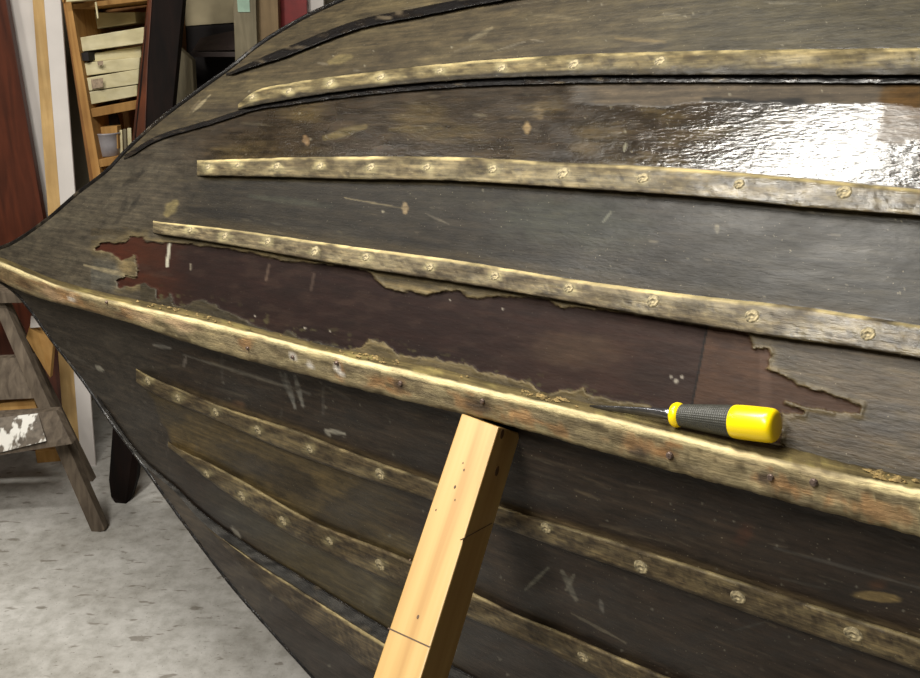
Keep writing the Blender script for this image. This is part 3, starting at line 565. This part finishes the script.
chis = empty('chisel', (hA+hB)/2); tag(chis, 'wood chisel with a yellow and black plastic handle lying on the keel ledge', 'chisel')
L = np.linalg.norm(hB-hA); fr = lambda a: (a-673)/(779.5-673)
lathe('collar', hA, hB, [(0, .0085), (.01, .0108), (.035, .0118), (.065, .0116), (.09, .0100), (.1, .008)], YEL, chis)
def kn(x, an, r): return .00035*(math.sin(x*1500+an*18)*math.sin(x*1500-an*18))
pr = [(.07, .007), (.075, .0098)]+[(.08+.54*i/140, .0100+.0043*(i/140)**.8) for i in range(141)]+[(.625, .0120)]
lathe('grip', hA, hB, pr, BLK, chis, k=144, knurl=kn)
lathe('end_cap', hA, hB, [(.60, .012), (.605, .0142), (.62, .0148), (.68, .0152), (.8, .0153), (.92, .0152), (.96, .0148), (.98, .0139), (.993, .0124), (.999, .0095), (1.0, .003)], YEL, chis)
nA = pm(655, 412.5, .0145)
lathe('blade', tip, hA+(hB-hA)*.05, [(0, .0016), (.15, .0022), (.35, .0032), (.6, .0044), (.78, .0050), (.86, .0052), (1, .0062)], STEEL, chis, k=24, flat=lambda t: .35+.65*sstep(.6, .9, t))

# ------------------------------------------------------------------ PROP
def build_prop():
    Zt = 1/(.53+.00098*498)-.036; T = atZ(498.5, 427., Zt); dr = ray(420.5, 678.)
    # ridge passes through pixel (420.5,678) at a depth where the timber has grown 15 percent
    B = CAM+dr*(Zt*.872); a = B-T; a /= np.linalg.norm(a); foot = T+a*((0-T[2])/a[2])
    view = T-CAM; view /= np.linalg.norm(view)
    r = np.cross(a, view); r /= np.linalg.norm(r)
    if r[0] < 0: r = -r
    f = np.cross(a, r); f /= np.linalg.norm(f)
    if f @ view < 0: f = -f
    th = math.radians(31); w = .0505
    u = -r*math.cos(th)+f*math.sin(th); v = r*math.sin(th)+f*math.cos(th)
    top = [T, T+u*w, T+u*w+v*w, T+v*w]
    def onto(p): return p+a*((0.0-p[2])/a[2])
    def lift(p, y):                                 # slide a corner along the axis until it appears at height y
        lo, hi = -.08, .08
        for _ in range(40):
            m = (lo+hi)/2; c = p-a*m-CAM; yy = CY-F*(c @ UP)/(c @ FWD); lo, hi = (m, hi) if yy > y else (lo, m)
        return p-a*lo
    top[1] = lift(top[1], 413.5); top[3] = lift(top[3], 433.5); top[2] = top[1]+top[3]-top[0]
    V = top+[onto(p) for p in top]
    o = empty('timber_prop', (foot+(u+v)*w/2)); tag(o, 'pale new square timber leaning up under the keel as a prop', 'timber')
    m, nt, b = nodes('fresh_pine'); Lk = nt.links.new
    # pine grain along the timber
    tc = N(nt, 'ShaderNodeTexCoord'); mp = nt.nodes.new('ShaderNodeMapping'); q = Vector(-a).to_track_quat('Z', 'Y').inverted().to_euler(); mp0 = nt.nodes.new('ShaderNodeMapping'); mp0.inputs['Rotation'].default_value = q
    Lk(tc.outputs['Object'], mp0.inputs[0]); mp.inputs['Scale'].default_value = (55, 55, 2.2); Lk(mp0.outputs[0], mp.inputs[0])
    g = N(nt, 'ShaderNodeTexNoise'); g.inputs['Scale'].default_value = 1; g.inputs['Detail'].default_value = 3; g.inputs['Distortion'].default_value = .3; Lk(mp.outputs[0], g.inputs[0])
    c = ramp(nt, g.outputs[0], [(.32, tuple(lin((158, 122, 68)))), (.55, tuple(lin((174, 142, 86)))), (.75, tuple(lin((180, 150, 98))))])
    Lk(c, b.inputs['Base Color']); b.inputs['Roughness'].default_value = .42
    poly('post', V, [(0, 1, 2, 3), (4, 5, 6, 7), (0, 1, 5, 4), (1, 2, 6, 5), (2, 3, 7, 6), (3, 0, 4, 7)], m, o, bevel=.0016)
    def mark(name, p, q, wid, nrm, mat, lab=None):
        d = q-p; d /= np.linalg.norm(d); s = np.cross(d, nrm)*wid
        x = poly(name, [p-s+nrm*.0003, q-s+nrm*.0003, q+s+nrm*.0003, p+s+nrm*.0003, p-s-nrm*.001, q-s-nrm*.001, q+s-nrm*.001, p+s-nrm*.001], [(0,1,2,3),(7,6,5,4),(0,4,5,1),(1,5,6,2),(2,6,7,3),(3,7,4,0)], mat, o)
        if lab: x['label'] = lab
    PEN = plain('pencil', (70, 52, 34), .7); nF = np.cross(a, u); nF = nF if nF @ view < 0 else -nF; nS = np.cross(a, v); nS = nS if nS @ view < 0 else -nS
    def hit(x, y, n):
        d = ray(x, y); return CAM+d*(((T-CAM) @ n)/(d @ n))
    mark('pencil_line', hit(388, 628, nF), hit(429.5, 647, nF), .0007, nF, PEN, 'pencil line drawn across the face')
    mark('pencil_line', hit(461, 540, nS), hit(492, 523, nS), .0004, nS, PEN, 'faint pencil line on the side')
    KN = plain('knot', (84, 58, 30), .6, var=.3, vs=300)
    for x, y, rr, nn in [(464,470,.0012,nF),(455,487,.0015,nF),(455,500,.0009,nF),(436,510,.001,nF),(418,617,.0016,nF),(463,463,.0008,nF),(502,434,.0045,nS),(497,471,.0045,nS),(410,560,.001,nF)]:
        c = hit(x, y, nn); uu = np.cross(nn, a); V = []; k = 12
        for d_ in (.0004, -.001):
            for i in range(k): V.append(c+nn*d_+uu*rr*.8*math.cos(i*math.tau/k)+a*rr*1.3*math.sin(i*math.tau/k))
        poly('knot', V, [tuple(range(k)), tuple(range(k, 2*k))[::-1]]+[(i, (i+1) % k, k+(i+1) % k, k+i) for i in range(k)], KN, o)
build_prop()

# ------------------------------------------------------------------ ROOM
def concrete():
    m, nt, b = nodes('concrete_floor'); L = nt.links.new; tc = N(nt, 'ShaderNodeTexCoord')
    def nz(s, d=6, r=.6):
        g = N(nt, 'ShaderNodeTexNoise'); g.inputs['Scale'].default_value = s; g.inputs['Detail'].default_value = d; g.inputs['Roughness'].default_value = r; L(tc.outputs['Object'], g.inputs[0]); return g.outputs[0]
    c = ramp(nt, nz(3.5), [(.35, tuple(lin((158, 155, 149)))), (.62, tuple(lin((186, 184, 180))))])
    c = mixc(nt, 1., c, ramp(nt, nz(28), [(.3, (.78, .78, .76)), (.55, (1, 1, 1)), (.75, (1.08, 1.08, 1.08))]), 'MULTIPLY')
    c = mixc(nt, ramp(nt, nz(130, 3), [(.63, (0,)*3), (.70, (.55,)*3)]), c, tuple(lin((90, 82, 72))))
    mp = nt.nodes.new('ShaderNodeMapping'); mp.inputs['Scale'].default_value = (9, 26, 1); mp.inputs['Rotation'].default_value = (0, 0, .5); L(tc.outputs['Object'], mp.inputs[0])
    g = N(nt, 'ShaderNodeTexNoise'); g.inputs['Scale'].default_value = 1.6; g.inputs['Detail'].default_value = 3; L(mp.outputs[0], g.inputs[0])
    c = mixc(nt, ramp(nt, g.outputs[0], [(.63, (0,)*3), (.68, (.6,)*3)]), c, tuple(lin((98, 90, 78))))
    L(c, b.inputs['Base Color']); b.inputs['Roughness'].default_value = .7; b.inputs['Specular IOR Level'].default_value = .3
    bp = N(nt, 'ShaderNodeBump'); bp.inputs['Distance'].default_value = .002; L(nz(60), bp.inputs['Height']); L(bp.outputs[0], b.inputs['Normal']); return m
x0, x1, y0, y1, zc = -2.6, 2.6, -2.2, 3.15, 2.7
def struct(name, c, s, mat): o = box(name, c, s, mat, bevel=0); o['kind'] = 'structure'; return o
WHITE = plain('old_white_paint', (206, 198, 184), .7, var=.05, vs=8); DARKW = plain('dim_wall', (120, 112, 96), .9, var=.15, vs=6)
struct('floor', (0, .5, -.05), (5.6, 5.9, .1), concrete())
struct('wall_back', (0, y1+.05, 1.35), (5.2, .1, 2.7), DARKW); struct('wall_left', (x0-.05, .5, 1.35), (.1, 5.6, 2.7), DARKW); struct('wall_right', (x1+.05, .5, 1.35), (.1, 5.6, 2.7), DARKW)
struct('wall_front', (0, y0-.05, 1.35), (5.2, .1, 2.7), DARKW); struct('ceiling', (0, .5, zc+.05), (5.6, 5.9, .1), plain('ceiling_paint', (92, 86, 76), .9))

# ------------------------------------------------------------------ BACKGROUND THINGS
def A_(px, py, y): return aty(np.array(float(px)), np.array(float(py)), y)
def G_(px, py): return atz(np.array(float(px)), np.array(float(py)), 0.)
MAH = wood('mahogany', (58, 26, 17), (92, 44, 27), .7, rough=.35, gloss=.5); MAHD = wood('dark_mahogany', (12, 8, 7), (25, 15, 12), .7, rough=.7, gloss=.1); ORG = wood('red_edge', (44, 20, 11), (92, 46, 22), .7, rough=.4)
PINE = wood('shelf_pine', (150, 108, 58), (186, 142, 84), .8); PINE_D = wood('shelf_ply', (120, 82, 44), (148, 104, 60), .8); OFF = wood('offcut', (214, 202, 158), (232, 222, 184), .6, axis=0, rough=.6)
GREYW = wood('grey_timber', (112, 104, 84), (146, 136, 112), .8); BRNW = wood('brown_timber', (118, 98, 72), (150, 128, 96), .8); OLDW = wood('old_trestle', (74, 64, 54), (112, 100, 86), 1.); TAN = wood('tan_block', (168, 126, 70), (196, 154, 94), .8)
WPAN = plain('white_panel', (206, 200, 196), .55, var=.05, vs=10); CREAM = plain('cream_board', (170, 158, 128), .8, var=.12, vs=14); BLACKM = plain('dark_stuff', (26, 20, 20), .8); REDP = plain('red_paint', (120, 22, 22), .5, var=.15)
PLY = wood('ply_edge', (172, 138, 88), (198, 166, 114), .9)
def slab(name, pts, ys, thick, mat, label=None, cat=None, parent=None, group=None, bevel=.0015, back=None):
    q = [A_(p[0], p[1], y) for p, y in zip(pts, ys)]
    o = hexa(name, q, back if back is not None else (0, thick, 0), mat, parent, bevel)
    if label: tag(o, label, cat, group)
    return o
# wide mahogany board leaning at the left
yb = G_(62, 475)[1]
slab('mahogany_board', [(-150, -70), (-6, -70), (83, 451), (-60, 451)], [2.775, 2.775, 2.72, 2.72], .025, MAH).location = (0, 0, 0)
bpy.data.objects['mahogany_board']['label'] = 'wide red-brown mahogany board leaning at the far left of the photo behind the bow'; bpy.data.objects['mahogany_board']['category'] = 'board'
# pale wall strip behind
slab('white_sheet', [(-40, -80), (36, -80), (70, 440), (-10, 440)], [2.81]*4, .01, WPAN, 'off-white sheet standing flat against the back wall behind the mahogany board', 'sheet')
# panel on edge: tan batten edge plus white face
pan = empty('wall_panel', A_(80, 470, 2.62)); tag(pan, 'tall white panel with a tan wooden edge batten standing beside the shelf unit', 'panel')
yt, yl = 2.74, 2.60
slab('edge_batten', [(28, -60), (39, -60), (82, 478), (67, 478)], [yt, yt, yl, yl], .05, PLY, parent=pan)
slab('panel_face', [(39, -60), (56, -60), (97, 484), (82, 478)], [yt, yt+.01, yl+.01, yl], .008, WPAN, parent=pan)
# shelf unit
un = empty('shelf_unit', A_(85, 300, 2.8)); tag(un, 'open pine shelf unit holding stacked white offcuts, behind the bow', 'shelf unit')
yf = 2.74; yr = 2.84; dp = .26
slab('side_panel', [(49, -80), (57, -80), (147.5, 448), (139, 448)], [yf, yf, yf, yf], dp, PINE, parent=un)
slab('edge_board', [(50, -80), (53, -80), (138, 448), (130, 448)], [yf+.004]*4, .012, PINE_D, parent=un)
slab('side_panel', [(150, -80), (154, -80), (185, 434), (181, 434)], [yr, yr, yr, yr], dp, PINE_D, parent=un)
def shelf(pl, pr, th): slab('shelf', [(pl[0], pl[1]), (pr[0], pr[1]), (pr[0], pr[1]+th), (pl[0], pl[1]+th)], [yf, yr, yr, yf], dp, PINE, parent=un)
shelf((66, 5), (152, -5), 5); shelf((84, 110), (148, 98), 9); shelf((97, 160), (148, 150), 8); shelf((106, 250), (148, 240), 9)
slab('rail', [(62, -8), (64, -8), (64, 2), (62, 2)], [yf-.01]*4, .02, PINE, parent=un)
slab('back_panel', [(58, -75), (152, -80), (175, 400), (140, 400)], [yf+dp, yr+dp, yr+dp, yf+dp], .01, PINE_D, parent=un)
slab('white_block', [(66, -12), (86, -12), (86, 0), (66, 2)], [2.70]*4, .08, OFF, 'white block on top of the shelf unit, cut by the top edge of the photo', 'block')
offs = [([(73,13),(135,12),(136,23),(75,32)], .12, 'topmost white offcut at the back of the shelf, in shade'),
        ([(77,38),(144,27),(144,43),(80,52)], .0, 'thick white offcut, second from the top of the shelf stack'),
        ([(88,54),(141,46),(141,57),(90,62)], .03, 'short white offcut, third from the top of the shelf stack, beside a dark block'),
        ([(82,63),(140,57),(139,69),(84,76)], .0, 'white offcut with small black marks, fourth from the top of the stack'),
        ([(86,78),(139,69),(138,84),(88,91)], .0, 'white offcut with a grey smudge, fifth from the top of the stack'),
        ([(88,92),(137,85),(137,96),(90,104.5)], .0, 'bottom white offcut of the stack resting on the pine shelf')]
for q, dy, lab in offs:
    o = slab('wood_offcut', q, [yf+.02+dy, yf+.09+dy, yf+.09+dy, yf+.02+dy], .15, OFF, lab, 'offcut', group='white offcuts on the shelf', bevel=.002)
slab('dark_block', [(80,53),(88,52),(89,61),(81,61)], [yf+.01]*4, .06, BLACKM, 'small dark block wedged left of the third offcut', 'block')
SM = plain('grey_smudge', (150, 132, 112), .8, var=.3, vs=120)
slab('smudge', [(91,79.5),(103,78),(103,87),(92,89)], [yf+.022]*4, .001, SM, parent=bpy.data.objects['wood_offcut.004'], bevel=0)
slab('ink_mark', [(97,61.5),(103,60.8),(103,65),(98,65.5)], [yf+.024]*4, .001, SM, parent=bpy.data.objects['wood_offcut.003'], bevel=0)
slab('hanging_strip', [(94.5,2),(96.5,2),(98.5,18),(97,19)], [yf-.02]*4, .004, OFF, 'thin pale strip hanging down over the top of the shelf', 'strip')
# tub and papers in the lower bay
TUBM = plain('grey_plastic_tub', (150, 146, 150), .35, var=.15)
zs = A_(106, 159, yf)[2]; c = A_(107, 150, yf+.075); c[2] = zs
tub = lathe('plastic_tub', c, c+np.array([0, 0, .072]), [(0, .034), (.03, .038), (.5, .042), (.92, .045), (.95, .048), (1, .048), (1, .044), (.92, .042), (.1, .036)], TUBM, None, k=32); tag(tub, 'grey plastic tub in the lower bay of the shelf unit', 'tub')
c2 = A_(107, 135, yf+.17); c2[2] = zs
tag(lathe('plastic_bag', c2, c2+np.array([0, 0, .15]), [(0, .03), (.2, .045), (.5, .048), (.75, .042), (.9, .03), (1, .008)], plain('clear_grey_bag', (78, 78, 88), .25, var=.5, vs=40), None, k=32), 'crumpled dark grey plastic bag behind the tub', 'bag')
q = [A_(96, 127.5, yf+.06), A_(117, 126, yf+.06), A_(117, 139, yf+.06), A_(97, 140, yf+.06)]
tag(hexa('wood_block', [q[0], q[1], q[2]-np.array([0, 0, .03]), q[3]-np.array([0, 0, .03])], (0, .035, 0), TAN), 'small yellow wooden block sticking out of the grey tub', 'block')
for k, (a, b, t) in enumerate([(119, 122, 0), (123, 126, .01), (127, 131, .02)]):
    slab('paint_stick', [(a,130-k),(b,130-k),(b+1,160),(a+1,160)], [yf+.08+t]*4, .005, OFF if k != 1 else GREYW, 'pale flat stick standing beside the grey tub', 'stick', group='sticks beside the tub')
# long dark board
f0 = G_(107, 501); f1 = G_(134, 503); yD = f0[1]
dbo = empty('dark_board', (f0+f1)/2); tag(dbo, 'long dark mahogany plank leaning from the floor behind the bow, with a rounded lower end', 'plank')
def dark_board():
    n = 7; pts = []
    L = lambda y: float(np.interp(y, [-60, 0, 100, 150, 300, 503], [155, 149, 138, 132, 122, 107])); R = lambda y: 183-(y/503.)*49
    ty = lambda y: yD+(2.66-yD)*(1-(y+60)/563.)
    ys = [-60, 100, 250, 400, 480]; left = [A_(L(y), y, ty(y)) for y in ys]; right = [A_(R(y), y, ty(y)) for y in ys]
    bot = [A_(111, 497, ty(496)), G_(115, 503), G_(126, 504), A_(131, 499, ty(497))]
    loop = left+[bot[0], bot[1], bot[2], bot[3]]+right[::-1]
    k = len(loop); b = [p+np.array([0, .035, 0.]) for p in loop]
    poly('board', loop+b, [tuple(range(k)), tuple(range(2*k-1, k-1, -1))]+[(i, (i+1) % k, k+(i+1) % k, k+i) for i in range(k)], MAHD, dbo, bevel=.002)
    ys = [-60, 60, 120, 175]; w = [A_(L(y)-1.5, y, ty(y)+.003) for y in ys]; e2 = [A_(L(y)+1+max(y, 0)*.075, y, ty(y)-.003) for y in ys]; k = len(w)*2; loop = w+e2[::-1]; b = [p+np.array([0, .03, 0.]) for p in loop]
    o = poly('sap_edge', loop+b, [tuple(range(k)), tuple(range(2*k-1, k-1, -1))]+[(i, (i+1) % k, k+(i+1) % k, k+i) for i in range(k)], ORG, dbo, bevel=.002); o['label'] = 'orange-red left edge of the plank'
dark_board()
slab('cream_board', [(178,-60),(236,-60),(236,24),(178,28)], [3.12]*4, .03, CREAM, 'cream coloured board above the dark recess, between plank and grey timber', 'board')
rec = empty('dark_cabinet', A_(210, 60, 3.0)); tag(rec, 'dark open cabinet below the cream board', 'cabinet')
slab('back_panel', [(178,26),(262,20),(262,200),(178,200)], [3.12]*4, .01, BLACKM, parent=rec); 
DS = plain('dark_shelf', (44, 32, 30), .7)
slab('shelf', [(190,52),(236,52),(236,57),(194,57)], [2.97]*4, .13, DS, parent=rec); slab('flap', [(200,38),(236,30),(236,50),(192,51)], [3.08,3.08,3.0,3.0], .012, DS, parent=rec)
slab('grey_post', [(175,45),(192,60),(212,424),(178,424)], [2.93]*4, .04, GREYW, 'short grey timber standing against the cabinet, right of the dark plank', 'post')
lv = slab('timber_rail', [(231,-60),(254,-60),(268,431),(248,431)], [2.88]*4, .04, GREYW, 'grey-green upright timber with a small pale label near the top edge of the photo', 'timber')
slab('label_sticker', [(236.5,-6),(249,-6),(250,12),(238,12)], [2.877]*4, .002, plain('pale_label', (160, 190, 170), .5), parent=lv, bevel=0)
slab('timber_rail', [(256,-60),(276,-60),(290,425),(270,425)], [2.92]*4, .04, BRNW, 'brown upright timber between the grey timber and the red board', 'timber')
slab('red_board', [(276,-60),(305,-60),(318,419),(290,419)], [2.98]*4, .03, REDP, 'dark red painted board right of the brown timber', 'board')
slab('white_post', [(304,-60),(322,-60),(334,415),(318,415)], [3.02]*4, .04, WPAN, 'white painted post at the far right end of the background', 'post')

# trestle (old step ladder)
tr = empty('step_ladder', G_(100, 532)); tag(tr, 'old grey wooden step ladder with white paint splashes, at the left edge', 'step ladder')
yF = float(G_(100, 532)[1]); yT = yF+.16
slab('rail', [(-9,300),(4,302),(105,530),(93,535.5)], [yT, yT, yF, yF], .03, OLDW, parent=tr)
slab('rail', [(-150,300),(-132,300),(-190,545),(-212,545)], [yT, yT, yF, yF], .06, OLDW, parent=tr)
slab('rear_leg', [(-2,300),(5,302),(98,492),(91,496)], [yT+.08, yT+.08, yT+.14, yT+.14], .03, OLDW, parent=tr)
slab('rear_leg', [(-160,300),(-148,300),(-180,505),(-192,505)], [yT+.08, yT+.08, yT+.14, yT+.14], .03, OLDW, parent=tr)
slab('top_board', [(-160,286),(26,293),(22,303),(-160,305)], [yT-.02]*4, .16, OLDW, parent=tr)
slab('tread', [(-160,366),(31,357),(43,398),(-165,408)], [yT-.01, yT-.01, yF+.10, yF+.10], .03, OLDW, parent=tr)
def paint_tread():
    m, nt, b = nodes('paint_splashed'); L = nt.links.new; tc = N(nt, 'ShaderNodeTexCoord'); mp = nt.nodes.new('ShaderNodeMapping'); mp.inputs['Scale'].default_value = (1, 1, .25); L(tc.outputs['Object'], mp.inputs[0])
    g = N(nt, 'ShaderNodeTexNoise'); g.inputs['Scale'].default_value = 26; g.inputs['Detail'].default_value = 3; L(mp.outputs[0], g.inputs[0])
    gg = N(nt, 'ShaderNodeTexNoise'); gg.inputs['Scale'].default_value = 60; gg.inputs['Detail'].default_value = 5; L(tc.outputs['Object'], gg.inputs[0])
    base = ramp(nt, gg.outputs[0], [(.3, tuple(lin((84, 76, 68)))), (.7, tuple(lin((120, 110, 98))))])
    f = ramp(nt, g.outputs[0], [(.45, (0,)*3), (.5, (1,)*3)]); c = mixc(nt, f, base, tuple(lin((226, 224, 218)))); L(c, b.inputs['Base Color']); b.inputs['Roughness'].default_value = .6; return m
o = slab('tread', [(-185,426),(56,411),(72,444),(-195,486)], [yF+.05, yF+.05, yF-.01, yF-.01], .03, OLDW, parent=tr)
o = slab('paint_splash', [(-30,421),(38,413.5),(46,441),(-30,460)], [yF+.044, yF+.044, yF-.013, yF-.013], .002, paint_tread(), parent=tr, bevel=0); o['label'] = 'white paint splashed on the lower tread'
slab('tan_plank', [(-60,412),(34,399),(37,410),(-60,424)], [yF+.12]*4, .05, TAN, 'tan wood piece lying behind the lower tread of the step ladder', 'plank')
ply = slab('plywood_offcut', [(33,314),(53,345),(50,378),(26,338)], [2.5,2.5,2.45,2.45], .02, TAN, 'tan plywood offcut standing behind the step ladder, with a white corner', 'offcut')
slab('white_corner', [(31,316),(36,316),(42,327),(30,328)], [2.47]*4, .003, WPAN, parent=ply, bevel=0)
b0 = G_(40, 466); box('floor_block', (b0[0]+.03, b0[1]+.06, .022), (.11, .06, .044), TAN, rz=.2); tag(bpy.data.objects['floor_block'], 'small tan wooden block on the floor behind the step ladder', 'block')

# ------------------------------------------------------------------ CEILING LIGHTS and an added background fill
HOUS = plain('light_housing', (220, 220, 215), .4)
def fixture(x, y, rz, power, lab, col=(1, .96, .88), sx=1.2, sy=.16, z=2.5):
    r = empty('ceiling_or_fill_light', (x, y, z)); tag(r, lab, 'ceiling light')
    box('housing', (x, y, z+.045), (sx+.06, sy+.04, .05), HOUS, r, rz)
    for sgn in (-.4, .4): box('hanger', (x+sgn*math.cos(rz), y+sgn*math.sin(rz), z+.135), (.01, .01, .13), HOUS, r, rz)
    L = bpy.data.lights.new('tube', 'AREA'); L.shape = 'RECTANGLE'; L.size = sx; L.size_y = sy; L.energy = power; L.color = col
    lo = bpy.data.objects.new('tube', L); COL.objects.link(lo); lo.location = (x, y, z+.015); lo.rotation_euler = (0, 0, rz); bpy.context.view_layer.update(); lo.parent = r; lo.matrix_parent_inverse = r.matrix_world.inverted()
fixture(-.50, .98, math.radians(5), 30, 'fluorescent ceiling light above the boat', sx=.9, sy=.15)
fixture(-1.0, -.15, math.radians(80), 46, 'fluorescent ceiling light over the aisle left of the boat', sx=1.2, sy=.2)
fixture(-1.9, 1.5, math.radians(80), 11, 'unseen fill light added at the far left to brighten the shelf unit and background', sx=1.0, sy=.14)  # added fill for the dim background, not a known fixture of the room
w = bpy.data.worlds.new('World'); bpy.context.scene.world = w; w.use_nodes = True; w.node_tree.nodes['Background'].inputs[0].default_value = (.5, .5, .5, 1); w.node_tree.nodes['Background'].inputs[1].default_value = .04

# ------------------------------------------------------------------ CAMERA
cd = bpy.data.cameras.new('Camera'); cd.sensor_width = 36; cd.lens = F/920*36; cd.clip_start = .05
cam = bpy.data.objects.new('Camera', cd); COL.objects.link(cam); cam.location = tuple(CAM); cam.rotation_euler = (math.radians(90)-PIT, 0, 0)
sc = bpy.context.scene; sc.camera = cam
sc.view_settings.view_transform = 'Standard'; sc.view_settings.look = 'None'; sc.view_settings.gamma = 1; sc.view_settings.use_curve_mapping = False; sc.view_settings.exposure = .6
